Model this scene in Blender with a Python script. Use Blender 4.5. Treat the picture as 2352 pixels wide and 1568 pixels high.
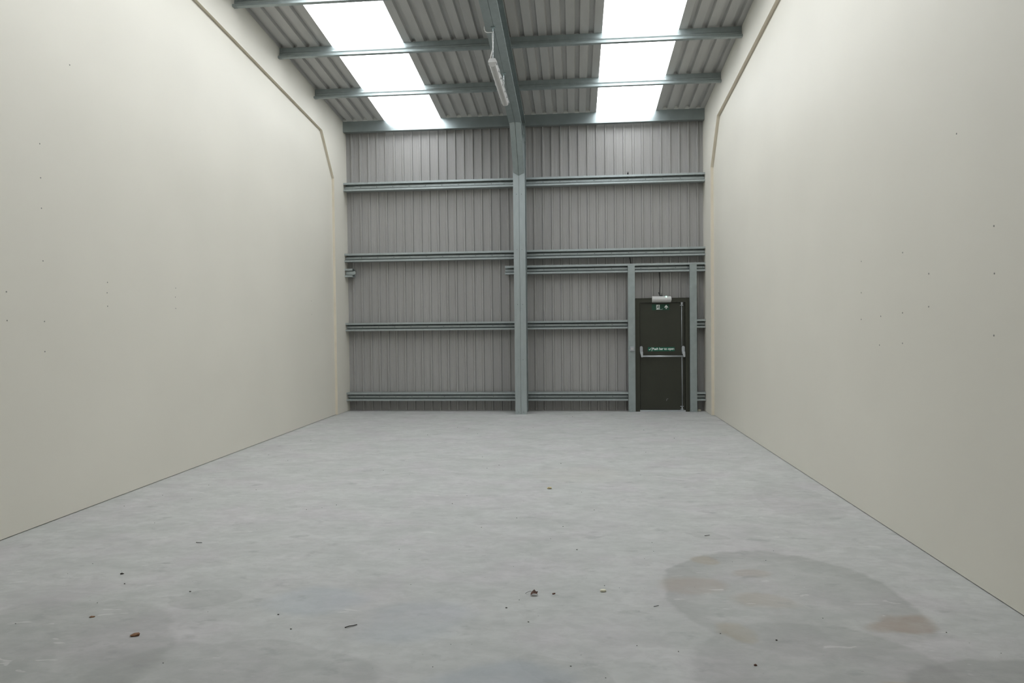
import bpy, bmesh, math, random
from mathutils import Vector, Matrix

# ------------------------------------------------------------------ camera, world, exposure
for o in list(bpy.data.objects):
    bpy.data.objects.remove(o)
scene = bpy.context.scene
COL = scene.collection
F_PX, YAW, PITCH, ROLL, CAM_H = 1600.0, 0.0905, -0.0230, 0.0104, 1.6357
fwd = Vector((-math.sin(YAW) * math.cos(PITCH), math.cos(YAW) * math.cos(PITCH), math.sin(PITCH)))
right = Vector((math.cos(YAW), math.sin(YAW), 0.0))
up = right.cross(fwd)
r2 = right * math.cos(ROLL) - up * math.sin(ROLL)
u2 = right * math.sin(ROLL) + up * math.cos(ROLL)
cam_data = bpy.data.cameras.new('camera')
cam = bpy.data.objects.new('camera', cam_data)
COL.objects.link(cam)
m3 = Matrix((r2, u2, -fwd)).transposed()
cam.matrix_world = Matrix.Translation((0, 0, CAM_H)) @ m3.to_4x4()
cam_data.sensor_width = 36.0
cam_data.lens = F_PX / 2352.0 * 36.0
cam_data.clip_end = 200
scene.camera = cam

world = bpy.data.worlds.new('overcast_sky')
scene.world = world
world.use_nodes = True
bg = world.node_tree.nodes['Background']
bg.inputs[0].default_value = (0.80, 0.88, 1.0, 1)
bg.inputs[1].default_value = 1.0

vs = scene.view_settings
vs.view_transform = 'Standard'
vs.look = 'None'
vs.gamma = 1.0
vs.use_curve_mapping = False
vs.exposure = 0.0
ROOFLIGHT = 4.6          # daylight coming through the translucent sheets

scene.cycles.max_bounces = 6
scene.cycles.diffuse_bounces = 4
scene.cycles.glossy_bounces = 3
rnd = random.Random(7)

# ------------------------------------------------------------------ building dimensions
D = 13.33                # inner face of the back cladding
K = 0.0971               # roof slope
Z0 = 5.578               # roof underside at the back wall
YR = 5.0                 # ridge
YT = 3.2                 # unseen front end of the rooflights past the ridge, set for the light falloff
YF = 2 * YR - D          # front wall
XL, XR = -4.4734, 2.455  # party walls
BL, BR = -4.4288, 2.405  # boxed portal frames on the party walls
def zr(y):
    return Z0 + K * (D - y) if y >= YR else Z0 + K * (y - YF)

# ------------------------------------------------------------------ materials
MATS = {}
def mat(name, col, rough=0.6, metal=0.0, var=0.0, scale=8.0, bump=0.0, bscale=60.0, stretch=None, col2=None, spec=0.5):
    if name in MATS:
        return MATS[name]
    m = bpy.data.materials.new(name)
    m.use_nodes = True
    nt = m.node_tree
    b = nt.nodes['Principled BSDF']
    b.inputs['Base Color'].default_value = (*col, 1)
    b.inputs['Roughness'].default_value = rough
    b.inputs['Metallic'].default_value = metal
    b.inputs['Specular IOR Level'].default_value = spec
    tc = nt.nodes.new('ShaderNodeTexCoord')
    mp = nt.nodes.new('ShaderNodeMapping')
    if stretch:
        mp.inputs['Scale'].default_value = stretch
    nt.links.new(tc.outputs['Object'], mp.inputs[0])
    if var > 0:
        n = nt.nodes.new('ShaderNodeTexNoise')
        n.inputs['Scale'].default_value = scale
        n.inputs['Detail'].default_value = 3
        nt.links.new(mp.outputs[0], n.inputs['Vector'])
        mx = nt.nodes.new('ShaderNodeMix')
        mx.data_type = 'RGBA'
        c2 = col2 or tuple(c * (1 - var) for c in col)
        mx.inputs['A'].default_value = (*c2, 1)
        mx.inputs['B'].default_value = (*[min(1, c * (1 + var)) for c in col], 1)
        rp = nt.nodes.new('ShaderNodeMapRange')
        rp.inputs['From Min'].default_value = 0.3
        rp.inputs['From Max'].default_value = 0.7
        nt.links.new(n.outputs['Fac'], rp.inputs['Value'])
        nt.links.new(rp.outputs[0], mx.inputs['Factor'])
        nt.links.new(mx.outputs['Result'], b.inputs['Base Color'])
    if bump > 0:
        n2 = nt.nodes.new('ShaderNodeTexNoise')
        n2.inputs['Scale'].default_value = bscale
        n2.inputs['Detail'].default_value = 3
        nt.links.new(mp.outputs[0], n2.inputs['Vector'])
        bp = nt.nodes.new('ShaderNodeBump')
        bp.inputs['Strength'].default_value = bump
        bp.inputs['Distance'].default_value = 0.01
        nt.links.new(n2.outputs['Fac'], bp.inputs['Height'])
        nt.links.new(bp.outputs[0], b.inputs['Normal'])
    MATS[name] = m
    return m

def emit_mat(name, col, strength):
    m = bpy.data.materials.new(name)
    m.use_nodes = True
    nt = m.node_tree
    b = nt.nodes['Principled BSDF']
    b.inputs['Base Color'].default_value = (0.85, 0.88, 0.9, 1)
    b.inputs['Roughness'].default_value = 0.5
    b.inputs['Emission Color'].default_value = (*col, 1)
    b.inputs['Emission Strength'].default_value = strength
    MATS[name] = m
    return m

M_WALL = mat('cream_painted_board', (0.735, 0.708, 0.628), 0.55, var=0.018, scale=0.9)
M_EDGE = mat('tan_edge_bead', (0.72, 0.655, 0.535), 0.6, var=0.03, scale=5)
M_GALV = mat('galvanised_steel', (0.415, 0.463, 0.468), 0.42, metal=0.65, var=0.05, scale=9, stretch=(3, 3, 0.6))
M_GALVD = mat('galvanised_steel_dull', (0.355, 0.405, 0.405), 0.45, metal=0.6, var=0.08, scale=10)
M_EAVE = mat('galvanised_eave_steel', (0.36, 0.41, 0.415), 0.28, metal=0.75, var=0.06, scale=6)
M_CLAD = mat('grey_coated_cladding', (0.345, 0.338, 0.328), 0.40, var=0.03, scale=3, stretch=(1, 1, 0.2), spec=0.5)
M_ROOF = mat('grey_coated_roof_sheet', (0.47, 0.468, 0.455), 0.5, var=0.07, scale=2.5, stretch=(3, 0.5, 1))
M_DOOR = mat('dark_olive_paint', (0.030, 0.032, 0.022), 0.42, var=0.06, scale=4)
M_FRAME = mat('dark_olive_frame_paint', (0.034, 0.036, 0.024), 0.4, var=0.05, scale=4)
M_SILVER = mat('silver_bar_metal', (0.52, 0.55, 0.58), 0.38, metal=0.6, var=0.03)
M_CHROME = mat('bright_clip_metal', (0.75, 0.76, 0.77), 0.22, metal=1.0, var=0.02)
M_WHITEP = mat('white_plastic', (0.58, 0.58, 0.57), 0.45, var=0.02, scale=5)
M_GREYP = mat('grey_plastic', (0.36, 0.38, 0.40), 0.45, var=0.02, scale=5)
M_DIFF = mat('opal_diffuser', (0.53, 0.53, 0.52), 0.4, var=0.015, scale=6)
M_BLACK = mat('black_cable_rubber', (0.012, 0.012, 0.012), 0.5, var=0.1)
M_WFLEX = mat('white_flex', (0.70, 0.70, 0.68), 0.5, var=0.02)
M_CHAIN = mat('zinc_chain', (0.62, 0.64, 0.65), 0.35, metal=0.8, var=0.05)
M_CLAMP = mat('zinc_clamp', (0.42, 0.52, 0.54), 0.4, metal=0.5, var=0.05)
M_SIGN = mat('green_sign', (0.004, 0.105, 0.060), 0.45, var=0.02)
M_SIGN_SHADED = mat('shaded_green_exit_sign', (0.006, 0.062, 0.034), 0.45, var=0.02)  # darker green carries the shade below the emergency light
M_SIGNW = mat('white_sign_print', (0.80, 0.84, 0.82), 0.5, var=0.01)
M_FILL = mat('glint_pale_foam', (0.62, 0.63, 0.60), 0.8, var=0.05)  # pale tone imitates the glints of light at the rib ends
M_DARK = mat('dark_bolt_head', (0.06, 0.065, 0.065), 0.5, metal=0.5, var=0.1)
M_SCREW = mat('grey_screw_head', (0.22, 0.22, 0.20), 0.5, var=0.1)
M_LEAF = mat('brown_dry_leaf', (0.12, 0.056, 0.036), 0.7, var=0.35, scale=60, bump=0.3, bscale=200)
M_LEAF2 = mat('orange_brown_husk', (0.24, 0.12, 0.055), 0.65, var=0.35, scale=50, bump=0.3, bscale=150)
M_TWIG = mat('dark_twig', (0.035, 0.028, 0.022), 0.8, var=0.2, scale=50)
M_CHIP = mat('cream_chip', (0.88, 0.86, 0.70), 0.7, var=0.12, scale=60)
M_CRUMB = mat('yellow_crumb', (0.58, 0.50, 0.30), 0.8, var=0.25, scale=80)
M_GRIT = mat('dark_grit', (0.085, 0.08, 0.075), 0.8, var=0.2, scale=40)
M_RL = emit_mat('daylit_translucent_sheet', (0.955, 0.978, 1.0), ROOFLIGHT)
M_LED = emit_mat('green_led', (0.25, 1.0, 0.72), 6.0)
M_CONC = mat('outer_slab', (0.3, 0.3, 0.3), 0.8, var=0.05)

def floor_material():
    m = bpy.data.materials.new('power_floated_concrete')
    m.use_nodes = True
    nt = m.node_tree
    L = nt.links.new
    b = nt.nodes['Principled BSDF']
    geo = nt.nodes.new('ShaderNodeNewGeometry')
    pos = geo.outputs['Position']
    def noise(scale, detail=5, rough=0.55, vec=None, stretch=None, dist=0.0, off=None):
        n = nt.nodes.new('ShaderNodeTexNoise')
        n.inputs['Scale'].default_value = scale
        n.inputs['Detail'].default_value = detail
        n.inputs['Roughness'].default_value = rough
        n.inputs['Distortion'].default_value = dist
        v = vec or pos
        if stretch or off:
            mp = nt.nodes.new('ShaderNodeMapping')
            if stretch: mp.inputs['Scale'].default_value = stretch
            if off: mp.inputs['Location'].default_value = off
            L(v, mp.inputs[0]); v = mp.outputs[0]
        L(v, n.inputs['Vector'])
        return n
    def ramp(v, a, c, lo=0.0, hi=1.0, smooth=True):
        r = nt.nodes.new('ShaderNodeMapRange')
        if smooth: r.interpolation_type = 'SMOOTHSTEP'
        r.inputs['From Min'].default_value = a
        r.inputs['From Max'].default_value = c
        r.inputs['To Min'].default_value = lo
        r.inputs['To Max'].default_value = hi
        L(v, r.inputs['Value'])
        return r.outputs[0]
    def math_(op, a, b_=None):
        n = nt.nodes.new('ShaderNodeMath'); n.operation = op
        for i, v in enumerate((a, b_)):
            if v is None: continue
            if isinstance(v, (int, float)): n.inputs[i].default_value = v
            else: L(v, n.inputs[i])
        return n.outputs[0]
    def mix(fac, a, c, mode='MIX'):
        n = nt.nodes.new('ShaderNodeMix'); n.data_type = 'RGBA'; n.blend_type = mode
        if isinstance(fac, (int, float)): n.inputs['Factor'].default_value = fac
        else: L(fac, n.inputs['Factor'])
        for k, v in (('A', a), ('B', c)):
            if isinstance(v, tuple): n.inputs[k].default_value = (*v, 1)
            else: L(v, n.inputs[k])
        return n.outputs['Result']
    # warped position for ragged stain outlines
    wn = noise(2.2, 4)
    wv = nt.nodes.new('ShaderNodeVectorMath'); wv.operation = 'SUBTRACT'
    L(wn.outputs['Color'], wv.inputs[0]); wv.inputs[1].default_value = (0.5, 0.5, 0.5)
    ws = nt.nodes.new('ShaderNodeVectorMath'); ws.operation = 'SCALE'
    L(wv.outputs[0], ws.inputs[0]); ws.inputs['Scale'].default_value = 0.26
    wp = nt.nodes.new('ShaderNodeVectorMath'); wp.operation = 'ADD'
    L(pos, wp.inputs[0]); L(ws.outputs[0], wp.inputs[1])
    def ellipse(cx, cy, rx, ry, rot=0.0):
        mp = nt.nodes.new('ShaderNodeMapping'); mp.vector_type = 'TEXTURE'
        mp.inputs['Location'].default_value = (cx, cy, 0)
        mp.inputs['Rotation'].default_value = (0, 0, rot)
        mp.inputs['Scale'].default_value = (rx, ry, 1)
        L(wp.outputs[0], mp.inputs[0])
        ln = nt.nodes.new('ShaderNodeVectorMath'); ln.operation = 'LENGTH'
        L(mp.outputs[0], ln.inputs[0])
        return ln.outputs['Value']
    cloud = noise(0.55, 3, 0.5)
    mott = noise(2.6, 7, 0.62, stretch=(0.8, 1.3, 1), dist=0.5)
    fine = noise(11, 6, 0.68, stretch=(0.75, 1.2, 1), dist=0.4)
    tint = noise(1.7, 3, 0.55, off=(2, 8, 0))
    c = mix(ramp(mott.outputs['Fac'], 0.28, 0.72), (0.435, 0.438, 0.430), (0.530, 0.528, 0.522))
    c = mix(ramp(cloud.outputs['Fac'], 0.3, 0.7, 0.0, 0.28), c, (0.56, 0.555, 0.555))
    c = mix(ramp(fine.outputs['Fac'], 0.36, 0.66, 0.0, 0.42), c, (0.365, 0.365, 0.358))
    c = mix(ramp(tint.outputs['Fac'], 0.35, 0.65, 0.0, 0.5), c, mix(1.0, c, (0.955, 1.0, 0.965), 'MULTIPLY'))
    c = mix(ramp(tint.outputs['Fac'], 0.5, 0.3, 0.0, 0.5), c, mix(1.0, c, (1.0, 0.965, 1.0), 'MULTIPLY'))
    # damp stains, ragged outlines
    hp = noise(3.1, 5, 0.6, off=(3, 7, 0))
    ring = ellipse(1.24, 4.28, 0.70, 0.80, 0.0)
    s1 = ramp(ring, 0.97, 1.03, 1.0, 0.0)
    rim = math_('MULTIPLY', s1, ramp(ring, 0.60, 0.99, 0.45, 1.0))
    rim = math_('MULTIPLY', rim, ramp(hp.outputs['Fac'], 0.25, 0.6, 0.55, 1.0))
    sepy = nt.nodes.new('ShaderNodeSeparateXYZ'); L(wp.outputs[0], sepy.inputs[0])
    rim = math_('MULTIPLY', rim, ramp(sepy.outputs['Y'], 3.5, 4.35, 0.45, 1.0))
    c = mix(math_('MULTIPLY', rim, 0.46), c, (0.235, 0.238, 0.222))
    for (cx, cy, rx, ry, rot, st) in ((-2.85, 3.0, 0.82, 0.97, 0.0, 0.29), (-2.24, 4.0, 0.23, 0.14, 0.3, 0.20), (-3.1, 2.9, 0.6, 0.5, 0.0, 0.13),
                                     (-1.6, 3.05, 0.72, 0.44, -0.1, 0.22), (1.95, 3.0, 0.62, 0.52, 0.2, 0.40), (1.15, 3.35, 0.62, 0.55, -0.1, 0.26),
                                     (1.02, 5.42, 0.16, 0.10, -0.5, 0.25), (-0.05, 3.25, 0.28, 0.12, -0.6, 0.16), (2.0, 6.6, 0.35, 0.7, 0.0, 0.12)):
        e = ellipse(cx, cy, rx, ry, rot)
        f = math_('MULTIPLY', ramp(e, 0.95, 1.03, 1.0, 0.0), ramp(hp.outputs['Fac'], 0.2, 0.65, 0.6 * st, st))
        c = mix(f, c, (0.200, 0.205, 0.190))
    # rusty brown and bluish patches
    for (cx, cy, rx, ry, rot, st, col) in ((1.72, 3.92, 0.24, 0.10, 0.45, 0.55, (0.33, 0.265, 0.215)), (0.72, 4.40, 0.24, 0.16, 0.2, 0.38, (0.36, 0.30, 0.25)),
                                           (0.86, 4.86, 0.12, 0.10, 0.3, 0.45, (0.34, 0.29, 0.22)), (1.10, 4.18, 0.24, 0.14, 0.0, 0.30, (0.37, 0.315, 0.25)),
                                           (0.84, 3.76, 0.12, 0.14, 0.4, 0.35, (0.36, 0.31, 0.22)), (1.45, 3.25, 0.12, 0.06, 0.0, 0.45, (0.36, 0.30, 0.22)),
                                           (1.15, 4.62, 0.14, 0.09, 0.1, 0.3, (0.36, 0.30, 0.25)),
                                           (-1.55, 4.02, 0.35, 0.25, 0.0, 0.32, (0.36, 0.40, 0.44)), (-0.9, 3.75, 0.4, 0.3, 0.4, 0.25, (0.36, 0.40, 0.44)),
                                           (-0.35, 3.12, 0.42, 0.26, 0.2, 0.36, (0.33, 0.37, 0.41)), (0.05, 7.6, 0.55, 0.5, 0.0, 0.25, (0.47, 0.46, 0.42))):
        e = ellipse(cx, cy, rx, ry, rot)
        f = math_('MULTIPLY', ramp(e, 0.6, 1.06, 1.0, 0.0), ramp(hp.outputs['Fac'], 0.25, 0.6, 0.7 * st, min(1.0, 1.35 * st)))
        c = mix(f, c, col)
    # pale trowel scuffs and dark spots
    sc = noise(5.5, 2, 0.5, stretch=(0.8, 2.6, 1), dist=0.8, off=(1.3, 0.2, 0))
    area = noise(0.9, 2, off=(9, 2, 0))
    f = math_('MULTIPLY', ramp(sc.outputs['Fac'], 0.672, 0.70), ramp(area.outputs['Fac'], 0.48, 0.6, 0.0, 0.55))
    c = mix(f, c, (0.60, 0.60, 0.585))
    ds = noise(4.0, 4, 0.6, stretch=(1.0, 1.6, 1), off=(5, 1, 0))
    c = mix(ramp(ds.outputs['Fac'], 0.58, 0.72, 0.0, 0.36), c, (0.235, 0.24, 0.238))
    sp = noise(38, 2, 0.5)
    c = mix(ramp(sp.outputs['Fac'], 0.735, 0.78, 0.0, 0.5), c, (0.17, 0.17, 0.165))
    L(c, b.inputs['Base Color'])
    L(ramp(mott.outputs['Fac'], 0.2, 0.8, 0.62, 0.5), b.inputs['Roughness'])
    b.inputs['Specular IOR Level'].default_value = 0.4

    pass
    MATS['floor'] = m
    return m
M_FLOOR = floor_material()

# ------------------------------------------------------------------ mesh helpers
def root_loc(p):
    v = Vector((0, 0, 0))
    while p is not None:
        v = v + p.location
        p = p.parent
    return v

def mk(name, bm, m, parent=None, smooth=False):
    bm.normal_update()
    me = bpy.data.meshes.new(name)
    if parent is not None:
        off = root_loc(parent)
    else:
        vsx = [v.co for v in bm.verts]
        off = Vector(((min(v.x for v in vsx) + max(v.x for v in vsx)) / 2, (min(v.y for v in vsx) + max(v.y for v in vsx)) / 2, min(v.z for v in vsx)))
    bmesh.ops.translate(bm, verts=bm.verts, vec=-off)
    bm.to_mesh(me)
    bm.free()
    for mm in (m if isinstance(m, (list, tuple)) else [m]):
        me.materials.append(mm)
    if smooth:
        for p in me.polygons:
            p.use_smooth = True
    o = bpy.data.objects.new(name, me)
    COL.objects.link(o)
    if parent is not None:
        o.parent = parent
    else:
        o.location = off
    return o

def tag(o, label, cat=None, group=None, kind=None):
    if label: o['label'] = label
    if cat: o['category'] = cat
    if group: o['group'] = group
    if kind: o['kind'] = kind
    return o

def thing(name, loc, label, cat, group=None):
    o = bpy.data.objects.new(name, None)
    o.empty_display_size = 0.1
    COL.objects.link(o)
    o.location = loc
    return tag(o, label, cat, group)

def stuff(o):
    o['kind'] = 'stuff'
    return o

def box(bm, x0, x1, y0, y1, z0, z1, bevel=0.0):
    vv = [bm.verts.new((x, y, z)) for z in (z0, z1) for y in (y0, y1) for x in (x0, x1)]
    fs = [(0, 2, 3, 1), (4, 5, 7, 6), (0, 1, 5, 4), (1, 3, 7, 5), (3, 2, 6, 7), (2, 0, 4, 6)]
    ff = [bm.faces.new([vv[i] for i in f]) for f in fs]
    if bevel > 0:
        es = list({e for f in ff for e in f.edges})
        bmesh.ops.bevel(bm, geom=es, offset=bevel, segments=2, affect='EDGES', profile=0.5)
    return bm

def prism(bm, poly, origin, U, V, W, w0, w1):
    """closed 2-D polygon (u, v) extruded along W from w0 to w1"""
    O, U, V, W = Vector(origin), Vector(U), Vector(V), Vector(W)
    a = [bm.verts.new(O + U * p[0] + V * p[1] + W * w0) for p in poly]
    b = [bm.verts.new(O + U * p[0] + V * p[1] + W * w1) for p in poly]
    n = len(poly)
    fs = [bm.faces.new(a[::-1]), bm.faces.new(b)]
    for i in range(n):
        j = (i + 1) % n
        fs.append(bm.faces.new((a[i], a[j], b[j], b[i])))
    bmesh.ops.recalc_face_normals(bm, faces=fs)
    return fs

def thicken(path, t):
    """open polyline -> closed thin outline of thickness t (to the left side)"""
    n = len(path)
    out = []
    for i in range(n):
        p = Vector(path[i])
        ds = []
        if i > 0: ds.append((p - Vector(path[i - 1])).normalized())
        if i < n - 1: ds.append((Vector(path[i + 1]) - p).normalized())
        nr = [Vector((-d.y, d.x)) for d in ds]
        if len(nr) == 1:
            o = nr[0] * t
        else:
            s = nr[0] + nr[1]
            o = s * (t / max(0.3, 1 + nr[0].dot(nr[1])))
        out.append(p + o)
    return [tuple(p) for p in path] + [tuple(p) for p in reversed(out)]

def tube(bm, pts, r, n=8, cap=True):
    pts = [Vector(p) for p in pts]
    rings = []
    prev = None
    for i, p in enumerate(pts):
        d = (pts[min(i + 1, len(pts) - 1)] - pts[max(i - 1, 0)]).normalized()
        if prev is None:
            a = d.orthogonal().normalized()
        else:
            a = (prev - d * prev.dot(d)).normalized()
        prev = a
        c = d.cross(a)
        rr = r[i] if isinstance(r, (list, tuple)) else r
        rings.append([bm.verts.new(p + (a * math.cos(t) + c * math.sin(t)) * rr) for t in [2 * math.pi * k / n for k in range(n)]])
    for i in range(len(rings) - 1):
        for k in range(n):
            bm.faces.new((rings[i][k], rings[i][(k + 1) % n], rings[i + 1][(k + 1) % n], rings[i + 1][k]))
    if cap:
        bm.faces.new(rings[0][::-1])
        bm.faces.new(rings[-1])
    return bm

def disc(bm, c, axis, r, t, n=8):
    c, axis = Vector(c), Vector(axis).normalized()
    tube(bm, [c, c + axis * t], r, n)

def new():
    return bmesh.new()

X, Y, Z = (1, 0, 0), (0, 1, 0), (0, 0, 1)
NY = (0, -1, 0)

# ================================================================== THE SETTING
bm = new(); box(bm, XL - 0.3, XR + 0.3, YF - 0.3, D + 0.25, -0.2, 0.0)
tag(mk('floor', bm, M_FLOOR), 'pale grey power-floated concrete floor with damp stains', kind='structure')

# party walls with the boxed-in portal frame standing proud of them
def party_wall(name, xin, sgn, xbox, label):
    bm = new()
    prism(bm, [(YF - 0.2, 0.006), (D + 0.2, 0.006), (D + 0.2, zr(D + 0.2) + 0.12), (YR, zr(YR) + 0.12), (YF - 0.2, zr(D + 0.2) + 0.12)],
          (xin, 0, 0), Y, Z, X, 0.0, sgn * 0.2)
    w = tag(mk(name, bm, M_WALL), label, kind='structure')
    # boxing
    so = 0.572
    half = [(12.64, 0.004), (12.64, 4.395), (12.065, zr(12.065) - so), (YR, zr(YR) - so)]
    outer = [(D + 0.1, 0.004), (D + 0.1, zr(D + 0.1) + 0.06), (YR, zr(YR) + 0.06)]
    mir = lambda p: (2 * YR - p[0], p[1])
    bm = new()
    for q in ([half[0], half[1], half[2], half[3], outer[2], outer[1], outer[0]],):
        for ff in (q, [mir(p) for p in q]):
            for f in prism(bm, ff, (xbox, 0, 0), Y, Z, X, 0.0, sgn * (abs(xin - xbox) + 0.02)):
                if abs(f.normal.x) < 0.5:
                    f.material_index = 1
    o = mk('boxed_frame', bm, [M_WALL, M_EDGE], w)
    o['label'] = 'boxed-in frame standing slightly proud with a tan edge'
    return w
wl = party_wall('wall_left', XL, -1, BL, 'cream painted boarded party wall on the left')
wr = party_wall('wall_right', XR, 1, BR, 'cream painted boarded party wall on the right')
def screw_heads(w, x, sgn, pts):
    bm = new()
    for (y, z) in pts:
        disc(bm, (x, y, z), (sgn, 0, 0), 0.0058, 0.0015, 8)
    stuff(mk('screw_head', bm, M_SCREW, w))
screw_heads(wl, XL, 1, [(6.33, 2.09), (6.322, 1.99), (6.324, 1.861), (7.48, 2.095), (7.468, 1.994), (7.472, 1.867), (5.52, 2.222), (5.519, 1.711), (5.515, 1.456),
    (5.13, 1.943), (5.129, 1.716), (5.517, 3.205), (5.517, 2.92), (5.518, 2.665), (11.53, 2.088), (11.54, 1.858), (5.894, 4.0)])
screw_heads(wr, XR, -1, [(4.345, 2.19), (4.338, 1.911), (4.339, 1.547), (5.1, 1.966), (5.1, 1.736), (4.753, 2.839), (5.49, 2.152), (5.489, 1.70), (5.488, 1.471),
    (5.887, 1.446), (5.864, 1.679), (6.25, 2.155), (6.25, 1.886), (6.25, 1.657)])

bm = new(); box(bm, XL - 0.2, XR + 0.2, YF - 0.2, YF, 0, zr(YF) + 0.1)
tag(mk('wall_front', bm, M_WALL), 'plain front wall behind the viewer', kind='structure')

# back wall: outer slab + profiled cladding sheets, six ribs to a sheet
bm = new(); box(bm, XL - 0.2, XR + 0.2, D + 0.07, D + 0.25, 0, zr(D) + 0.1)
wb = tag(mk('wall_back', bm, M_CONC), 'grey profiled steel cladding wall at the back', kind='structure')
RP, R0 = 0.1697, -4.316
def wall_profile(x0, x1):
    pts = [(x0, 0.0)]
    n0 = math.floor((x0 - R0) / RP) - 1
    for n in range(n0, n0 + 60):
        c = R0 + n * RP
        for dx, h in ((-0.023, 0.0), (-0.013, -0.026), (0.013, -0.026), (0.023, 0.0), (0.062, 0.0), (0.066, -0.0010), (0.072, -0.0010), (0.076, 0.0),
                      (0.094, 0.0), (0.098, -0.0010), (0.104, -0.0010), (0.108, 0.0)):
            if x0 + 1e-4 < c + dx < x1 - 1e-4:
                pts.append((c + dx, h))
    pts.append((x1, 0.0))
    return pts
def sheet(name, pts, place, parent, m, t=0.0015):
    bm = new()
    rows = [[bm.verts.new(place(x, h, e)) for x, h in pts] for e in (0, 1)]
    for i in range(len(pts) - 1):
        bm.faces.new((rows[0][i], rows[0][i + 1], rows[1][i + 1], rows[1][i]))
    return mk(name, bm, m, parent)
edges = [-4.50] + [R0 + 0.0847 + 6 * RP * k for k in range(0, 7)] + [2.50]
edges = sorted(e for e in edges if -4.51 <= e <= 2.51)
for i in range(len(edges) - 1):
    x0, x1 = edges[i], edges[i + 1]
    off = 0.0012 * (i % 2)
    sheet('cladding_sheet', wall_profile(x0, x1 + 0.004), lambda x, h, e, off=off: (x, D + 0.028 + h + off, 0.0 if e == 0 else zr(D) + 0.05), wb, M_CLAD)

# roof: outer slab + profiled sheets between the rooflights
bm = new()
for y0, y1 in ((YF - 0.25, YR), (YR, D + 0.25)):
    P = []
    for x in (XL - 0.25, XR + 0.25):
        for (y, dz) in ((y0, 0.075), (y1, 0.075), (y1, 0.2), (y0, 0.2)):
            zz = Z0 + K * ((D - y) if y0 >= YR else (y - YF)) + dz
            P.append(bm.verts.new((x, y, zz)))
    for f in ((0, 1, 2, 3), (7, 6, 5, 4), (0, 4, 5, 1), (1, 5, 6, 2), (2, 6, 7, 3), (3, 7, 4, 0)):
        bm.faces.new([P[i] for i in f])
ceil = tag(mk('ceiling', bm, M_CONC), 'pitched roof underside of grey profiled sheets', kind='structure')
QP, Q0 = 0.202, -4.177
def rib_x(n): return Q0 + QP * n
def roof_profile(x0, x1, w=1.0):
    pts = [(x0, 0.0)]
    for n in range(-4, 40):
        c = rib_x(n)
        for dx, h in ((-0.042, 0.0), (-0.026, 0.044), (0.026, 0.044), (0.042, 0.0)):
            if x0 + 1e-4 < c + dx < x1 - 1e-4:
                pts.append((c + dx, h))
    pts.append((x1, 0.0))
    return pts
def roof_place(y0, y1, dz=0.0):
    def f(x, h, e):
        y = y0 if e == 0 else y1
        zz = Z0 + K * (D - y) if max(y0, y1) > YR + 0.01 else Z0 + K * (y - YF)
        return (x, y, zz + h + dz)
    return f
H_ = 0.043
strips = [(-4.60, rib_x(3) - H_), (rib_x(8) + H_, rib_x(13) + H_), (rib_x(13) + H_, rib_x(18) + H_), (rib_x(18) + H_, rib_x(23) - H_), (rib_x(28) + H_, 2.60)]
for (y0, y1) in ((D + 0.15, YR), (YR, YF - 0.15)):
    for i, (x0, x1) in enumerate(strips):
        sheet('roof_sheet', roof_profile(x0, x1 + 0.003), roof_place(y0, y1, 0.001 * (i % 2)), ceil, M_ROOF)
lab = ['bright white rooflight strip on the left of the rafter', 'bright white rooflight strip on the right of the rafter']
for k, (na, nb) in enumerate(((3, 8), (23, 28))):
    bm = new()
    pts = roof_profile(rib_x(na) - H_, rib_x(nb) + H_)
    for (y0, y1) in ((D + 0.02, YR), (YR, YT)):
        pl = roof_place(y0, y1, 0.0)
        rows = [[bm.verts.new(pl(x, h, e)) for x, h in pts] for e in (0, 1)]
        for i in range(len(pts) - 1):
            bm.faces.new((rows[0][i], rows[0][i + 1], rows[1][i + 1], rows[1][i]))
    sheet('roof_sheet', pts, roof_place(YT + 0.05, YF - 0.15, -0.001), ceil, M_ROOF)
    tag(mk('window_%d' % (k + 1), bm, M_RL), lab[k], kind='structure')
# foam fillers at the eave rib ends, pale blocks standing in for light glints
YE = 13.18
for n in range(-1, 34):
    if 3 <= n <= 8 or 23 <= n <= 28: continue
    c = rib_x(n)
    if not (BL < c < BR): continue
    bm = new()
    prism(bm, [(-0.040, -0.001), (0.040, -0.001), (0.025, 0.042), (-0.025, 0.042)], (c, 0, 0), X, Z, Y, 0, 1)
    for v in bm.verts:
        v.co.y = YE - 0.045 + 0.06 * v.co.y
        v.co.z += zr(v.co.y)
    mk('glint_filler', bm, M_FILL, ceil)

# ================================================================== STEELWORK
# eave beam
t = thing('eave_beam', (-1.0, YE + 0.05, zr(YE) - 0.2), 'smooth steel eave beam running above the grey cladding wall', 'beam')
bm = new()
prof = thicken([(0.11, -0.03), (0.11, -0.195), (0.0, -0.195), (0.0, 0.0), (0.07, -0.004)], 0.003)
prism(bm, prof, (0, YE, zr(YE) - 0.002), Y, Z, X, BL, -1.30)
mk('beam_length', bm, M_EAVE, t)
bm = new()
prism(bm, prof, (0, YE, zr(YE) - 0.002), Y, Z, X, -1.30 + 0.001, BR)
mk('beam_length', bm, M_EAVE, t)

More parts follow.
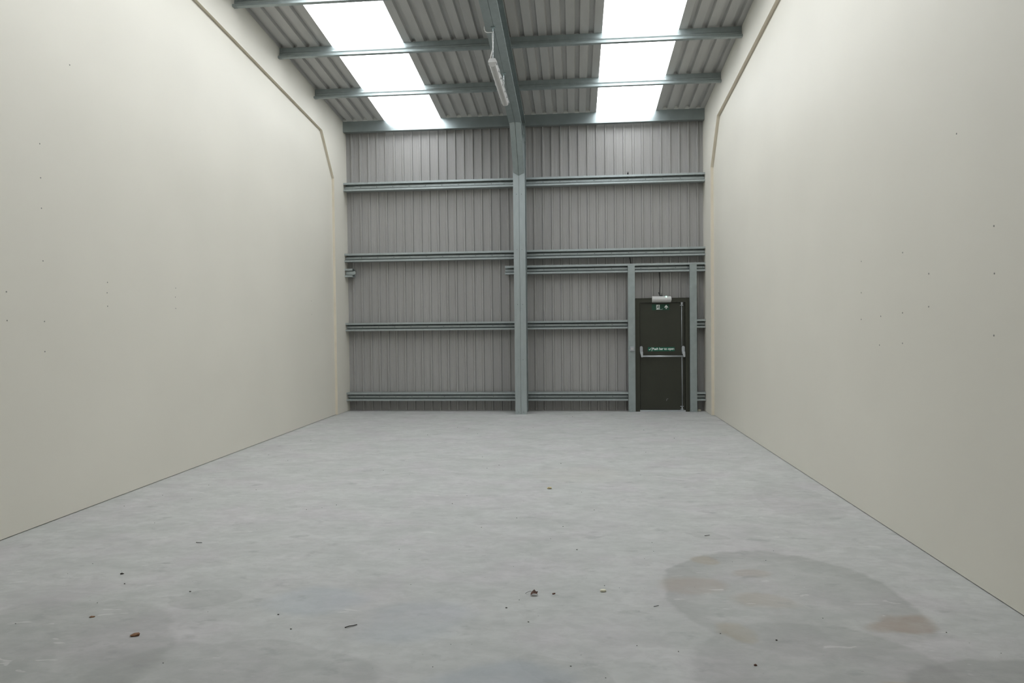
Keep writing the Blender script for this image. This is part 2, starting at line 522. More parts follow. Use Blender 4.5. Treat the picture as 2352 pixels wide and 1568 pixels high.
# purlins
PUR = [(11.68, 'steel purlin under the roof nearest the back wall'),
       (10.24, 'steel purlin crossing the roof just above the hanging batten light'),
       (8.84, 'steel purlin at the top edge of the picture')]
for (yf, label) in PUR:
    yw = yf + 0.068
    t = thing('roof_purlin', (-1.0, yw, zr(yw) - 0.165), label, 'beam', 'purlins under the roof sheets')
    prof = thicken([(0.0, -0.137), (0.0, -0.165), (0.068, -0.165), (0.068, -0.105), (0.060, -0.085), (0.068, -0.065), (0.068, -0.002), (0.125, -0.002)], 0.003)
    def sec(x0, x1, s=0.0):
        bm = new()
        prism(bm, prof, (0, yf + s, zr(yw) - abs(s)), Y, Z, X, x0, x1)
        return bm
    mk('purlin_length', sec(BL - 0.0, -1.0), M_GALVD, t)
    mk('purlin_length', sec(-0.999, BR), M_GALVD, t)
    mk('splice_sleeve', sec(BR - 0.30, BR - 0.001, -0.005), M_GALVD, t)
    mk('splice_sleeve', sec(BL + 0.001, BL + 0.05, -0.005), M_GALVD, t)

# wall rails (profile open towards the room, stepped web)
RY = 13.15
def rail_prof():
    return thicken([(0.0, 0.122), (0.0, 0.160), (0.165, 0.160), (0.165, 0.116), (0.072, 0.094), (0.072, 0.056), (0.165, 0.042), (0.165, 0.0), (0.0, 0.0), (0.0, 0.034)], -0.003)
def rail(name, x0, x1, ztop, label, strip=None, group='horizontal wall rails', notch=None):
    zb = ztop - 0.160
    t = thing(name, ((x0 + x1) / 2, RY + 0.08, zb), label, 'rail', group)
    bm = new()
    prism(bm, rail_prof(), (0, RY, zb), Y, Z, X, x0, x1)
    mk('rail_section', bm, M_GALV, t)
    for (s0, s1) in (strip or []):
        bm = new()
        pts = [(s0 - 0.030, 0.076), (s0, 0.057), (s1, 0.054), (s1, 0.096), (s0, 0.096)] if s1 - s0 > 0.3 else [(s0, 0.054), (s1, 0.054), (s1, 0.096), (s0, 0.096)]
        prism(bm, pts, (0, RY + 0.056, zb), X, Z, Y, 0.0, 0.015)
        s = mk('stiffener_strip', bm, M_GALV, t)
        bm = new()
        n = max(1, int((s1 - s0) / 0.318))
        for k in range(n + 1):
            xx = s0 + 0.12 + k * 0.318
            if xx < s1 - 0.02:
                disc(bm, (xx, RY + 0.056, zb + 0.076), NY, 0.007, 0.004, 6)
        if len(bm.verts):
            stuff(mk('bolt_row', bm, M_DARK, s))
        else:
            bm.free()
    return t
XC = -1.0
LS, RS = [(-4.225, -1.318)], [(-0.700, 2.250)]
rail('wall_rail', BL, XC - 0.001, 4.415, 'topmost steel wall rail left of the centre column', LS)
rail('wall_rail', XC + 0.001, BR, 4.415, 'topmost steel wall rail right of the centre column', RS)
rail('wall_rail', BL, XC - 0.001, 3.055, 'second steel wall rail from the top, left of the column', LS)
rail('wall_rail', XC + 0.001, BR, 3.055, 'second steel wall rail from the top, right of the column', RS)
rail('wall_rail', -1.311, BR, 2.764, 'steel header rail over the fire door, end poking out left of the column', [(-0.700, 0.985), (1.113, 2.085), (2.243, 2.40)])
t = rail('wall_rail', BL, -4.272, 2.764, 'short cut-off rail stub on the left end of the cladding', [])
bm = new(); prism(bm, [(BL + 0.02, 0.045), (-4.258, 0.045), (-4.226, 0.064), (-4.226, 0.104), (-4.245, 0.110), (BL + 0.02, 0.110)], (0, RY + 0.035, 2.604), X, Z, Y, 0, 0.02)
mk('splice_sleeve', bm, M_GALV, t)
rail('wall_rail', BL, XC - 0.001, 1.717, 'second lowest steel wall rail left of the centre column', LS)
rail('wall_rail', XC + 0.001, 0.984, 1.717, 'second lowest steel wall rail between column and door post', [(-0.700, 0.965)])
rail('wall_rail', 2.240, BR, 1.717, 'upper short rail stub between door post and right wall', [])
rail('wall_rail', BL, XC - 0.001, 0.366, 'lowest steel wall rail left of the centre column', LS)
rail('wall_rail', XC + 0.001, 0.984, 0.366, 'lowest steel wall rail between column and door post', [(-0.700, 0.965)])
rail('wall_rail', 2.240, BR, 0.366, 'lower short rail stub between door post and right wall', [])

# centre portal frame: column, knee brace, rafter -- all pairs of channels back to back
CW, CF, CB = 0.103, 12.74, 13.14
SO = 0.578     # soffit of rafter below the roof plane
def channel_plan(s):
    """C section: web near the centre line, flanges and lips pointing outwards; (x, depth)"""
    g = 0.004
    return [(s * (g), 0.0)], g
def cprof(s, depth, w=CW, lip=0.022, t=0.004, g=0.006):
    a = [(s * w, lip), (s * w, 0.0), (s * g, 0.0), (s * g, depth), (s * w, depth), (s * w, depth - lip)]
    return thicken(a, t if s > 0 else -t)
t = thing('steel_column', (XC, (CF + CB) / 2, 0), 'galvanised steel column of twin channels in front of the cladding', 'column')
for s in (-1, 1):
    bm = new()
    prism(bm, cprof(s, CB - CF), (XC, CF, 0), X, Y, Z, 0.0, 5.05)
    c = mk('column_channel', bm, M_GALV, t)
    bm = new()
    prism(bm, cprof(s, 0.14), (XC, 13.0, 0), X, Y, Z, 5.051, 5.34)
    mk('column_head', bm, M_GALVD, t)
    bm = new()
    for zz in (4.028, 3.021, 2.018, 1.004, 0.042):
        disc(bm, (XC + s * 0.045, CF, zz), NY, 0.0075, 0.004, 8)
    stuff(mk('bolt_row', bm, M_DARK, c))
t = thing('roof_rafter', (XC, 9.0, zr(9.0) - SO), 'sloping twin-channel steel rafter running up the middle of the roof', 'beam')
ytop, ybot = YR, 13.14
for s in (-1, 1):
    bm = new()
    pr = cprof(s, SO - 0.17)
    a = [bm.verts.new((XC + p[0], ytop, zr(ytop) - SO + p[1])) for p in pr]
    # lower end cut so that the web meets the column
    b = []
    for p in pr:
        y = 12.60 + 0.53 * (p[1] / (SO - 0.17))
        b.append(bm.verts.new((XC + p[0], y, zr(y) - SO + p[1])))
    n = len(pr)
    fs = [bm.faces.new(a), bm.faces.new(b[::-1])] + [bm.faces.new((a[i], b[i], b[(i + 1) % n], a[(i + 1) % n])) for i in range(n)]
    bmesh.ops.recalc_face_normals(bm, faces=fs)
    mk('rafter_channel', bm, M_GALVD, t)

# gusset plate joining column and rafter
bm = new()
prism(bm, [(CF + 0.02, 4.9), (CB - 0.02, 4.75), (CB - 0.02, zr(CB) - 0.17), (12.55, zr(12.55) - 0.17), (12.55, zr(12.55) - 0.55)], (XC, 0, 0), Y, Z, X, 0.006, 0.014)
mk('gusset_plate', bm, M_GALVD, t)
bm = new()
prism(bm, [(CF + 0.02, 4.9), (CB - 0.02, 4.75), (CB - 0.02, zr(CB) - 0.17), (12.55, zr(12.55) - 0.17), (12.55, zr(12.55) - 0.55)], (XC, 0, 0), Y, Z, X, -0.014, -0.006)
mk('gusset_plate', bm, M_GALVD, t)

# knee brace with a folded front and pointed ends
t = thing('knee_brace', (XC, 12.4, 4.40), 'short diagonal steel knee brace with pointed ends between column and rafter', 'brace')
pb = Vector((0, 12.715, 4.42)); pt = Vector((0, 12.03, zr(12.03) - SO + 0.005))
axis = (pt - pb).normalized()
nrm = Vector((0, axis.z, -axis.y)); nrm = nrm if nrm.y < 0 else -nrm     # out of the brace front, towards the room
for s in (-1, 1):
    bm = new()
    rid = 0.028
    W_ = 0.098
    def pnt(u, w, d):
        return Vector((XC + u, 0, 0)) + pb + axis * w + nrm * d
    Lb = (pt - pb).length
    pts = [pnt(s * 0.003, -0.050, rid), pnt(s * W_, 0.0, 0.0), pnt(s * W_, Lb, 0.0), pnt(s * 0.003, Lb + 0.052, rid)]
    back = [pnt(s * 0.003, 0.06, -0.050), pnt(s * W_, 0.06, -0.050), pnt(s * W_, Lb - 0.06, -0.050), pnt(s * 0.003, Lb - 0.06, -0.050)]
    A = [bm.verts.new(p) for p in pts]; B = [bm.verts.new(p) for p in back]
    fs = [bm.faces.new(A), bm.faces.new(B[::-1])] + [bm.faces.new((A[i], B[i], B[(i + 1) % 4], A[(i + 1) % 4])) for i in range(4)]
    bmesh.ops.recalc_face_normals(bm, faces=fs)
    mk('brace_plate', bm, M_GALVD, t)

# ================================================================== FIRE DOOR
PF = 13.105
for (x0, x1, label) in ((0.984, 1.112, 'galvanised steel door post carrying the small grey switch'), (2.112, 2.239, 'galvanised steel door post nearest the right wall')):
    t = thing('door_post', ((x0 + x1) / 2, PF + 0.02, 0), label, 'post', 'posts either side of the fire door')
    bm = new()
    prism(bm, thicken([(x0, 0.044), (x0, 0.0), (x1, 0.0), (x1, 0.044)], 0.003), (0, PF, 0), X, Y, Z, 0.0, 2.733)
    mk('post_channel', bm, M_GALVD, t)
    bm = new()
    xm = (x0 + x1) / 2 - 0.01
    box(bm, xm - 0.035, xm + 0.035, PF - 0.006, PF, 0.0, 0.045, 0.0015)
    f = mk('foot_cleat', bm, M_GALVD, t)
    bm = new(); disc(bm, (xm - 0.012, PF - 0.006, 0.028), NY, 0.008, 0.006, 6)
    mk('foot_bolt', bm, M_SILVER, f)

door = bpy.data.objects.new('door_1', None); COL.objects.link(door); door.location = (1.61, 13.2, 0)
tag(door, 'dark olive green steel fire exit door with push bar', kind='structure')
DF = 13.165
fx0, fx1, fz = 1.114, 2.110, 2.118
ix0, ix1, iz = 1.200, 2.037, 2.036
def jamb(bm, poly):
    prism(bm, poly, (0, DF, 0), X, Z, Y, 0.0, 0.13)
bm = new(); jamb(bm, [(fx0, 0), (ix0, 0), (ix0, iz), (ix1, iz), (ix1, 0), (fx1, 0), (fx1, fz), (fx0, fz)])
fr = mk('door_frame', bm, M_FRAME, door)
bm = new()
prism(bm, [(fx0 + 0.0, 0), (fx0 + 0.012, 0), (fx0 + 0.012, fz - 0.012), (fx1 - 0.012, fz - 0.012), (fx1 - 0.012, 0), (fx1, 0), (fx1, fz), (fx0, fz)], (0, DF - 0.008, 0), X, Z, Y, 0, 0.008)
mk('frame_lip', bm, M_FRAME, fr)
LF = DF + 0.035
bm = new(); box(bm, ix0 + 0.005, ix1 - 0.005, LF, LF + 0.045, 0.030, iz - 0.005, 0.002)
leaf = mk('door_leaf', bm, M_DOOR, door)
bm = new(); box(bm, ix0, ix1, DF - 0.015, LF + 0.05, 0.0, 0.027, 0.003)
mk('threshold', bm, M_SILVER, door)
# push bar, hung from two cranked arms
bar = []
for (xc, s) in ((1.228, -1), (1.998, 1)):
    bm = new()
    prism(bm, [(-0.026, 1.115), (-0.026, 1.205), (-0.014, 1.222), (0.014, 1.222), (0.026, 1.205), (0.026, 1.115), (0.018, 1.072), (-0.018, 1.072)], (xc, LF - 0.045, 0), X, Z, Y, 0, 0.045)
    h = mk('bar_housing', bm, M_GREYP, door)
    bm = new()
    prism(bm, [(-0.026, 1.120), (0.026, 1.120), (0.024, 1.02), (-0.006, 1.02)] if s < 0 else [(-0.026, 1.120), (0.026, 1.120), (0.030, 1.02), (-0.002, 1.02)], (xc, LF - 0.085, 0), X, Z, Y, 0, 0.04)
    mk('bar_arm', bm, M_SILVER, h)
    bm = new()
    for dx in (-0.018, 0.018):
        disc(bm, (xc + dx, LF - 0.045, 1.205), NY, 0.006, 0.003, 8)
    stuff(mk('screw_pair', bm, M_CHROME, h))
bm = new(); tube(bm, [(1.232, LF - 0.068, 1.036), (2.010, LF - 0.068, 1.033)], 0.016, 12)
mk('push_bar', bm, M_SILVER, door, smooth=True)
# vertical rods and keeps
RX = 1.975
for (za, zb_) in ((1.222, 1.985), (0.085, 1.02)):
    bm = new(); tube(bm, [(RX + 0.003 * (za < 1), LF - 0.018, za), (RX, LF - 0.018, zb_)], 0.006, 8)
    mk('lock_rod', bm, M_SILVER, door, smooth=True)
bm = new()
prism(bm, [(-0.018, 2.034), (0.018, 2.034), (0.010, 1.985), (-0.010, 1.985)], (RX, LF - 0.032, 0), X, Z, Y, 0, 0.03)
k1 = mk('rod_latch', bm, M_SILVER, door)
bm = new(); box(bm, RX - 0.030, RX + 0.030, LF - 0.010, LF, 1.972, 1.984, 0.002)
mk('rod_guide', bm, M_SILVER, k1)
bm = new()
prism(bm, [(-0.011, 0.030), (0.011, 0.030), (0.011, 0.085), (-0.011, 0.085)], (RX, LF - 0.03, 0), X, Z, Y, 0, 0.03)
k2 = mk('rod_latch', bm, M_SILVER, door)
for zz in (0.036, 0.090):
    bm = new(); box(bm, RX - 0.030, RX + 0.030, LF - 0.012, LF, zz, zz + 0.012, 0.002)
    mk('rod_guide', bm, M_SILVER, k2)
bm = new()
for (dx, dz) in ((0.0, 0.0), (-0.018, -0.01), (-0.02, -0.03)):
    box(bm, 1.708 + dx, 1.708 + dx + 0.010, LF - 0.0008, LF, 0.232 + dz, 0.241 + dz)
stuff(mk('paint_scuff', bm, M_GREYP, leaf))

def flat(bm, poly, y, t, ox=0, oz=0, s=1.0):
    prism(bm, [(ox + p[0] * s, oz + p[1] * s) for p in poly], (0, y, 0), X, Z, Y, -t, 0)

# push-bar sign
t = thing('push_bar_sign', (1.60, LF, 1.12), 'green sign reading Push bar to open on the fire door', 'sign')
bm = new(); box(bm, 1.352, 1.846, LF - 0.003, LF - 0.0002, 1.126, 1.202)
mk('sign_plate', bm, M_SIGN, t)
bm = new(); flat(bm, [(1.368, 1.163), (1.376, 1.171), (1.384, 1.158), (1.405, 1.183), (1.412, 1.178), (1.385, 1.144)], LF - 0.003, 0.0006)
mk('tick_mark', bm, M_SIGNW, t)
bm = new(); flat(bm, [(1.4215, 1.128), (1.4275, 1.128), (1.4275, 1.200), (1.4215, 1.200)], LF - 0.003, 0.0006)
mk('divider_line', bm, M_SIGNW, t)
def text_mesh(name, body, x0, x1, zbase, y, m, parent, bold=0.02):
    cu = bpy.data.curves.new(name, 'FONT')
    cu.body = body
    cu.size = 1.0
    cu.offset = bold
    cu.extrude = 0.0
    cu.resolution_u = 3
    tmp = bpy.data.objects.new('tmp_text', cu)
    COL.objects.link(tmp)
    dg = bpy.context.evaluated_depsgraph_get()
    me = bpy.data.meshes.new_from_object(tmp.evaluated_get(dg))
    bpy.data.objects.remove(tmp)
    bpy.data.curves.remove(cu)
    xs = [v.co.x for v in me.vertices]
    s = (x1 - x0) / (max(xs) - min(xs)); xm = min(xs)
    bmt = bmesh.new(); bmt.from_mesh(me); bpy.data.meshes.remove(me)
    for v in bmt.verts:
        a, b_ = v.co.x, v.co.y
        v.co = Vector((x0 + (a - xm) * s, y, zbase + b_ * s))
    ex = bmesh.ops.extrude_face_region(bmt, geom=list(bmt.faces))
    bmesh.ops.translate(bmt, verts=[g for g in ex['geom'] if isinstance(g, bmesh.types.BMVert)], vec=(0, 0.0006, 0))
    bmesh.ops.recalc_face_normals(bmt, faces=bmt.faces)
    return mk(name, bmt, m, parent)
text_mesh('lettering', 'Push bar to open', 1.437, 1.838, 1.151, LF - 0.0036, M_SIGNW, t, 0.036)

# exit sign: running figure in a doorway and an upward arrow
t = thing('exit_sign', (1.59, LF, 1.89), 'shade-darkened green running-figure exit sign under the emergency light', 'sign')
bm = new(); box(bm, 1.432, 1.750, LF - 0.003, LF - 0.0002, 1.893, 2.004)
mk('sign_plate', bm, M_SIGN_SHADED, t)
ys = LF - 0.003
ox, oz, s = 1.512, 1.903, 0.090
bm = new(); flat(bm, [(0, 0), (0.70, 0), (0.70, 1.0), (0, 1.0)], ys, 0.0006, ox, oz, s)
pic = mk('doorway_symbol', bm, M_SIGNW, t)
bm = new()
circ = [(0.43 + 0.085 * math.cos(a), 0.83 + 0.085 * math.sin(a)) for a in [2 * math.pi * i / 12 for i in range(12)]]
flat(bm, circ, ys - 0.0006, 0.0005, ox, oz, s)
for poly in ([(0.26, 0.70), (0.42, 0.73), (0.50, 0.66), (0.40, 0.40), (0.26, 0.42), (0.32, 0.56)],          # torso
             [(0.28, 0.70), (0.12, 0.56), (0.10, 0.44), (0.17, 0.44), (0.20, 0.54), (0.34, 0.62)],          # trailing arm
             [(0.46, 0.70), (0.56, 0.54), (0.66, 0.58), (0.68, 0.52), (0.54, 0.46), (0.42, 0.62)],          # leading arm
             [(0.28, 0.46), (0.22, 0.28), (0.02, 0.20), (0.00, 0.28), (0.16, 0.34), (0.26, 0.50)],          # trailing leg
             [(0.36, 0.44), (0.58, 0.34), (0.56, 0.02), (0.48, 0.02), (0.49, 0.28), (0.30, 0.38)]):         # leading leg
    flat(bm, poly, ys - 0.0006, 0.0005, ox, oz, s)
mk('running_figure', bm, M_SIGN_SHADED, pic)
bm = new(); flat(bm, [(0.74, 0.05), (1.10, 0.04), (1.32, 0.18), (1.34, 0.14), (1.14, 0.0), (0.74, 0.0)], ys, 0.0006, ox, oz, s)
mk('floor_line', bm, M_SIGNW, t)
bm = new(); flat(bm, [(-0.10, 0.0), (0.10, 0.0), (0.10, 0.42), (0.27, 0.25), (0.36, 0.25), (0.36, 0.42), (0.0, 0.86), (-0.36, 0.42), (-0.36, 0.25), (-0.27, 0.25), (-0.10, 0.42)], ys, 0.0006, 1.694, 1.913, 0.090)
mk('arrow_symbol', bm, M_SIGNW, t)

# emergency light over the door
EY = 13.165
t = thing('emergency_light', (1.59, EY, 2.03), 'small white emergency light with green indicator above the fire door', 'light')
bm = new(); box(bm, 1.428, 1.772, EY - 0.035, EY - 0.0002, 2.033, 2.150, 0.010)
mk('base_housing', bm, M_WHITEP, t)
bm = new()
prof = [(0.0, 0.0)] + [(-0.062 * math.sin(a), 0.0575 - 0.0575 * math.cos(a)) for a in [math.pi * (i + 1) / 12 for i in range(11)]] + [(0.0, 0.115)]
fs = prism(bm, prof, (0, EY - 0.030, 2.034), Y, Z, X, 1.422, 1.778)
for v in bm.verts:
    if v.co.x < 1.43: v.co.x += 0.16 * abs(v.co.z - 2.0915)
    if v.co.x > 1.77: v.co.x -= 0.16 * abs(v.co.z - 2.0915)
df = mk('diffuser', bm, M_DIFF, t)
bm = new()
bmesh.ops.create_uvsphere(bm, u_segments=10, v_segments=8, radius=0.011)
bmesh.ops.translate(bm, verts=bm.verts, vec=(1.682, EY - 0.072, 2.134))
for v in bm.verts: v.co.z = 2.134 + (v.co.z - 2.134) * 1.5
mk('indicator_led', bm, M_LED, t)
bm = new()
for xx in (1.466, 1.735):
    box(bm, xx - 0.004, xx + 0.004, EY - 0.0755, EY - 0.060, 2.116, 2.130)
for xx in (1.434, 1.762):
    box(bm, xx - 0.003, xx + 0.003, EY - 0.089, EY - 0.070, 2.090, 2.104)
stuff(mk('clip_slots', bm, M_GREYP, t))

# cables
bm = new()
tube(bm, [(1.583, 13.30, 2.66), (1.583, 13.285, 2.58), (1.588, 13.27, 2.48), (1.586, 13.24, 2.36), (1.575, 13.20, 2.26), (1.574, 13.17, 2.19), (1.578, 13.15, 2.150)], 0.0085, 8)
c = mk('black_cable', bm, M_BLACK, None, smooth=True)
tag(c, 'black cable dropping from the header rail into the emergency light', 'cable')
bm = new(); tube(bm, [(1.580, 13.16, 2.150), (1.565, 13.15, 2.185), (1.548, 13.145, 2.222)], [0.009, 0.008, 0.010], 7)
tube(bm, [(1.600, 13.16, 2.150), (1.605, 13.15, 2.175), (1.604, 13.15, 2.205)], [0.010, 0.007, 0.004], 7)
tube(bm, [(1.585, 13.15, 2.153), (1.622, 13.15, 2.156)], 0.010, 7)
mk('cable_tie', bm, M_BLACK, c, smooth=True)
bm = new(); tube(bm, [(1.066, 13.315, 2.70), (1.055, 13.315, 2.80), (1.030, 13.312, 2.93), (1.024, 13.31, 3.00)], 0.008, 8)
tag(mk('black_cable', bm, M_BLACK, None, smooth=True), 'short black cable between the two upper rails near the door', 'cable')
bm = new(); tube(bm, [(1.012, 13.315, 4.40), (1.013, 13.31, 4.44), (1.010, 13.29, 4.475)], [0.012, 0.013, 0.016], 8)
c = mk('cable_end', bm, M_BLACK, None, smooth=True)
tag(c, 'small black cable end sticking up above the topmost right rail', 'cable')
bm = new(); tube(bm, [(1.010, 13.29, 4.47), (0.995, 13.28, 4.50)], 0.003, 6); tube(bm, [(1.010, 13.29, 4.47), (1.028, 13.28, 4.50)], 0.003, 6)
mk('loose_wire', bm, M_BLACK, c)

# switch on the door post
t = thing('fused_switch', (1.05, PF, 1.13), 'small grey twin switch box on the door post beside the fire door', 'switch')
bm = new(); box(bm, 1.011, 1.092, PF - 0.032, PF - 0.0003, 1.134, 1.221, 0.006)
b_ = mk('switch_box', bm, M_GREYP, t)
for xx in (1.040, 1.063):
    bm = new(); box(bm, xx - 0.007, xx + 0.007, PF - 0.037, PF - 0.031, 1.158, 1.196, 0.002)
    mk('rocker', bm, M_WHITEP, t)

# ================================================================== HANGING BATTEN LIGHT
A0 = Vector((-1.018, 8.86, 4.985)); A1 = Vector((-1.005, 10.40, 4.945))
t = thing('batten_light', (A0 + A1) / 2, 'long white batten light hanging on chains below the rafter', 'light')
ax = (A1 - A0).normalized(); side = ax.cross(Vector((0, 0, 1))).normalized(); upv = side.cross(ax).normalized()
Lh = (A1 - A0).length
def lamp_prism(name, prof, w0, w1, m):
    bm = new(); prism(bm, prof, A0, side, upv, ax, w0, w1)
    return mk(name, bm, m, t)
lamp_prism('lamp_body', [(-0.053, -0.010), (0.053, -0.010), (0.053, 0.010), (0.038, 0.040), (-0.038, 0.040), (-0.053, 0.010)], 0.0, Lh, M_WHITEP)
dpf = [(-0.050, -0.010)] + [(-0.046 * math.cos(a), -0.014 - 0.042 * math.sin(a)) for a in [math.pi * i / 8 for i in range(9)]] + [(0.050, -0.010)]
bm = new(); prism(bm, dpf, A0, side, upv, ax, 0.006, Lh - 0.006)
for v in bm.verts:
    w = (v.co - A0).dot(ax)
    dn = max(0.0, -(v.co - A0).dot(upv) - 0.012)
    v.co += ax * (dn * 0.55 if w < 0.5 else -dn * 0.55)
mk('lamp_diffuser', bm, M_DIFF, t)
for k in range(7):
    for s in (-1, 1):
        w = 0.05 + k * (Lh - 0.10) / 6
        bm = new()
        prism(bm, [(0.0, -0.026), (0.010, -0.020), (0.014, 0.0), (0.010, 0.020), (0.0, 0.024)], A0 + side * (s * 0.049), side * s, upv, ax, w - 0.014, w + 0.014)
        mk('retaining_clip', bm, M_CHROME, t)
def chain(name, p0, p1):
    bm = new()
    p0, p1 = Vector(p0), Vector(p1)
    d = p1 - p0
    n = max(3, int(d.length / 0.026))
    dn = d.normalized()
    a = dn.orthogonal().normalized(); b2 = dn.cross(a)
    for i in range(n):
        c = p0 + d * ((i + 0.5) / n)
        w = a if i % 2 else b2
        hl = d.length / n * 0.72
        ring = [c + w * (0.009 * math.cos(q)) + dn * (hl * math.sin(q)) for q in [2 * math.pi * j / 10 for j in range(11)]]
        tube(bm, ring, 0.0028, 5, cap=False)
    return mk(name, bm, M_CHAIN, t)
c1 = Vector((-1.008, 8.89, zr(8.89) - SO)); c2 = Vector((-1.004, 10.17, zr(10.17) - SO))
l1 = A0 + ax * 0.05 + upv * 0.05; l2 = A0 + ax * (Lh - 0.23) + upv * 0.05
for c, l in ((c1, l1), (c2, l2)):
    chain('chain', c - Vector((0, 0, 0.045)), l + Vector((0, 0, 0.01)))
    bm = new()
    box(bm, c.x - 0.030, c.x + 0.030, c.y - 0.012, c.y + 0.012, c.z - 0.016, c.z - 0.004, 0.002)
    tube(bm, [c - Vector((0, 0, 0.008)), c - Vector((0, 0, 0.05))], 0.009, 8)
    mk('hanging_clamp', bm, M_CLAMP, t)
    bm = new()
    ring = [l + Vector((0, 0, -0.002)) + side * (0.016 * math.cos(q)) + Vector((0, 0, 0.020 * math.sin(q))) for q in [2 * math.pi * j / 12 for j in range(13)]]
    tube(bm, ring, 0.003, 6, cap=False)
    mk('hook', bm, M_CHAIN, t)
bm = new()
tube(bm, [A0 + Vector((-0.028, 0.01, 0.02)), A0 + Vector((-0.012, 0.01, 0.10)), A0 + Vector((0.008, 0.03, 0.18)), c1 + Vector((-0.010, 0, -0.13)), c1 + Vector((-0.008, 0, -0.07)),
          c1 + Vector((-0.030, 0, -0.068)), c1 + Vector((-0.070, 0, -0.070)), c1 + Vector((-0.100, 0.0, -0.055)), c1 + Vector((-0.112, 0.01, -0.02)), c1 + Vector((-0.112, 0.02, 0.02))], 0.0055, 7)
mk('white_flex', bm, M_WFLEX, t, smooth=True)

# ================================================================== LITTER ON THE FLOOR
def blob(name, loc, size, m, label, cat, seed, rot=0.0, rough=0.3, sub=2, group=None):
    r = random.Random(seed)
    bm = new()
    bmesh.ops.create_icosphere(bm, subdivisions=sub, radius=1.0)
    for v in bm.verts:
        k = 1 + rough * (r.random() - 0.5)
        v.co = Vector((v.co.x * size[0] * k, v.co.y * size[1] * k, max(-0.55, v.co.z) * size[2] * k))
    mz = min(v.co.z for v in bm.verts)
    M = Matrix.Translation((loc[0], loc[1], -mz)) @ Matrix.Rotation(rot, 4, 'Z')
    bmesh.ops.transform(bm, matrix=M, verts=bm.verts)
    o = mk(name, bm, m, None)
    return tag(o, label, cat, group)
# curled brown leaf with its stalk
t = thing('dry_leaf', (-0.26, 4.18, 0), 'curled dark brown dry leaf with a stalk in the middle of the floor', 'leaf')
bm = new()
outl = [(-0.021, -0.012), (-0.021, 0.0), (-0.019, 0.014), (0.0, 0.012), (0.012, 0.010), (0.022, 0.013), (0.017, 0.004), (0.021, -0.004), (0.016, -0.012), (0.004, -0.010), (-0.008, -0.014)]
def leafv(u, v, lift):
    return Vector((-0.26 + u, 4.18 + v * 1.3, 0.003 + 0.018 * max(0.0, 1 - ((u - 0.002) / 0.024) ** 2) * (0.4 + 0.6 * (v + 0.014) / 0.028) + 0.006 * math.sin(u * 260 + v * 120) + lift + 0.004))
top = [bm.verts.new(leafv(u, v, 0.001)) for u, v in outl]
bot = [bm.verts.new(leafv(u, v, 0.0)) for u, v in outl]
ct, cb = bm.verts.new(leafv(0, 0, 0.004)), bm.verts.new(leafv(0, 0, 0.002))
n = len(outl)
fs = []
for i in range(n):
    j = (i + 1) % n
    fs += [bm.faces.new((ct, top[j], top[i])), bm.faces.new((cb, bot[i], bot[j])), bm.faces.new((top[i], top[j], bot[j], bot[i]))]
bmesh.ops.recalc_face_normals(bm, faces=fs)
mk('leaf_blade', bm, M_LEAF, t)
bm = new(); tube(bm, [(-0.279, 4.197, 0.018), (-0.298, 4.200, 0.013), (-0.315, 4.196, 0.004)], [0.0012, 0.001, 0.0013], 6)
mk('leaf_stalk', bm, M_TWIG, t)
bm = new()
outl = [(-0.027, -0.004, 0.001), (-0.018, -0.013, 0.002), (0.004, -0.010, 0.004), (0.027, 0.004, 0.009), (0.014, 0.012, 0.011), (-0.010, 0.010, 0.008)]
tp = [bm.verts.new((-2.354 + u, 3.484 + v, z + 0.004)) for u, v, z in outl]; bt = [bm.verts.new((-2.354 + u * 0.8, 3.484 + v * 0.8, 0.0005)) for u, v, z in outl]
ct = bm.verts.new((-2.354, 3.485, 0.013)); fs = [bm.faces.new(bt[::-1])]
for i in range(6):
    j = (i + 1) % 6
    fs += [bm.faces.new((ct, tp[i], tp[j])), bm.faces.new((tp[i], bt[i], bt[j], tp[j]))]
bmesh.ops.recalc_face_normals(bm, faces=fs)
tag(mk('seed_husk', bm, M_LEAF2, None), 'orange brown husk lying on the damp floor patch at the left', 'husk')
blob('leaf_scrap', (-2.752, 3.697), (0.014, 0.007, 0.004), M_LEAF2, 'tiny brown leaf scrap behind the orange husk', 'leaf', 3, 0.2, 0.7)
blob('stone_chip', (0.157, 4.265), (0.020, 0.011, 0.010), M_CHIP, 'cream stone chip to the right of the dry leaf', 'chip', 4, 0.1, 0.25)
blob('dirt_crumb', (-0.142, 4.205), (0.009, 0.006, 0.005), M_LEAF, 'small dark crumb between the dry leaf and the cream chip', 'crumb', 5, 0.6, 0.9, 1)
blob('dirt_crumb', (0.844, 3.381), (0.010, 0.006, 0.005), M_LEAF, 'red brown crumb near the bottom edge right of centre', 'crumb', 6, 0.3, 0.6, 1)
blob('dirt_crumb', (-0.269, 6.935), (0.022, 0.018, 0.010), M_CRUMB, 'yellowish crumb in the middle of the floor halfway to the back', 'crumb', 8, 0.4, 0.9)
blob('stone_chip', (2.30, 13.26), (0.035, 0.02, 0.02), M_CHIP, 'cream chip in the corner under the right rail stub', 'chip', 9, 0.0, 0.5)
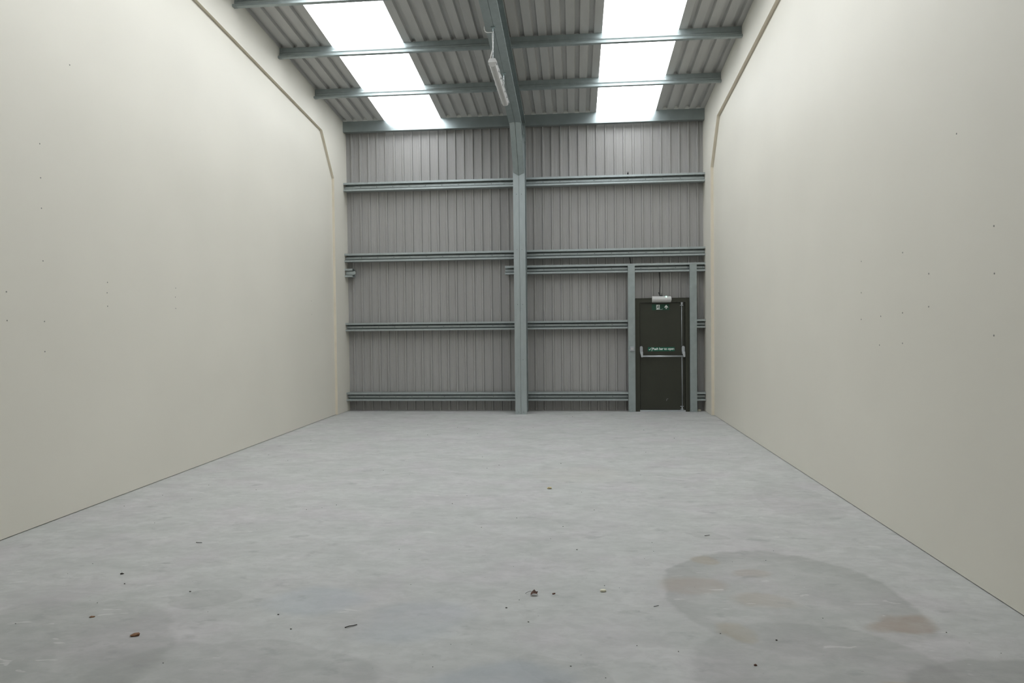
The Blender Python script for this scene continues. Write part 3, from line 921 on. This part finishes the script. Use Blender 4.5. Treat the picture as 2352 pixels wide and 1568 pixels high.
blob('dirt_crumb', (-3.034, 4.369), (0.015, 0.008, 0.005), M_TWIG, 'small dark scrap with a thread on the left of the floor', 'crumb', 10, 0.5, 0.9, 1)
def twig(pts, r, label):
    bm = new(); tube(bm, pts, r, 6)
    tag(mk('twig', bm, M_TWIG, None), label, 'twig')
twig([(-1.262, 3.655, 0.003), (-1.240, 3.668, 0.006), (-1.222, 3.680, 0.004), (-1.205, 3.692, 0.005)], 0.0026, 'thin dark crooked twig at the bottom left of centre')
twig([(-2.90, 5.05, 0.004), (-2.875, 5.04, 0.006), (-2.85, 5.045, 0.004)], 0.0024, 'short dark twig on the left of the floor')
twig([(0.44, 4.05, 0.003), (0.47, 4.065, 0.003)], 0.0016, 'thin pale brown twig left of the round damp stain')
twig([(0.98, 5.44, 0.003), (1.02, 5.45, 0.004)], 0.0019, 'short brown twig just behind the round damp stain')
bm = new()
spots = [(-0.345, 4.10), (-0.41, 3.98), (0.17, 4.36), (0.26, 4.33), (-1.05, 6.6), (-1.14, 6.3), (0.55, 5.05), (0.56, 5.25), (1.35, 3.95), (-1.02, 7.9), (-0.18, 8.2), (0.05, 6.8), (-2.3, 6.1), (-2.2, 6.2),
         (-0.2, 5.3), (0.0, 5.05), (-1.7, 3.8), (-1.55, 3.62), (0.3, 3.55), (0.5, 3.5), (-0.65, 3.5), (0.75, 3.72), (1.02, 3.66), (-2.4, 4.1), (-2.9, 4.2), (-1.05, 4.3)]
for _ in range(70):
    spots.append((rnd.uniform(-4.2, 2.2), 3.0 + 9.5 * rnd.random() ** 1.3))
for i, (x, y) in enumerate(spots):
    s = rnd.uniform(0.0018, 0.0040) * (1.25 if i < 26 else 1.0) * (1 + 0.08 * max(0, y - 5))
    ret = bmesh.ops.create_icosphere(bm, subdivisions=1, radius=1.0)
    sx = rnd.uniform(0.8, 1.6)
    for v in ret['verts']:
        v.co = Vector((x + v.co.x * s * sx, y + v.co.y * s, s * 0.5 + v.co.z * s * 0.6))
stuff(tag(mk('floor_grit', bm, M_GRIT, None), 'dark grit specks scattered over the concrete floor', 'grit'))
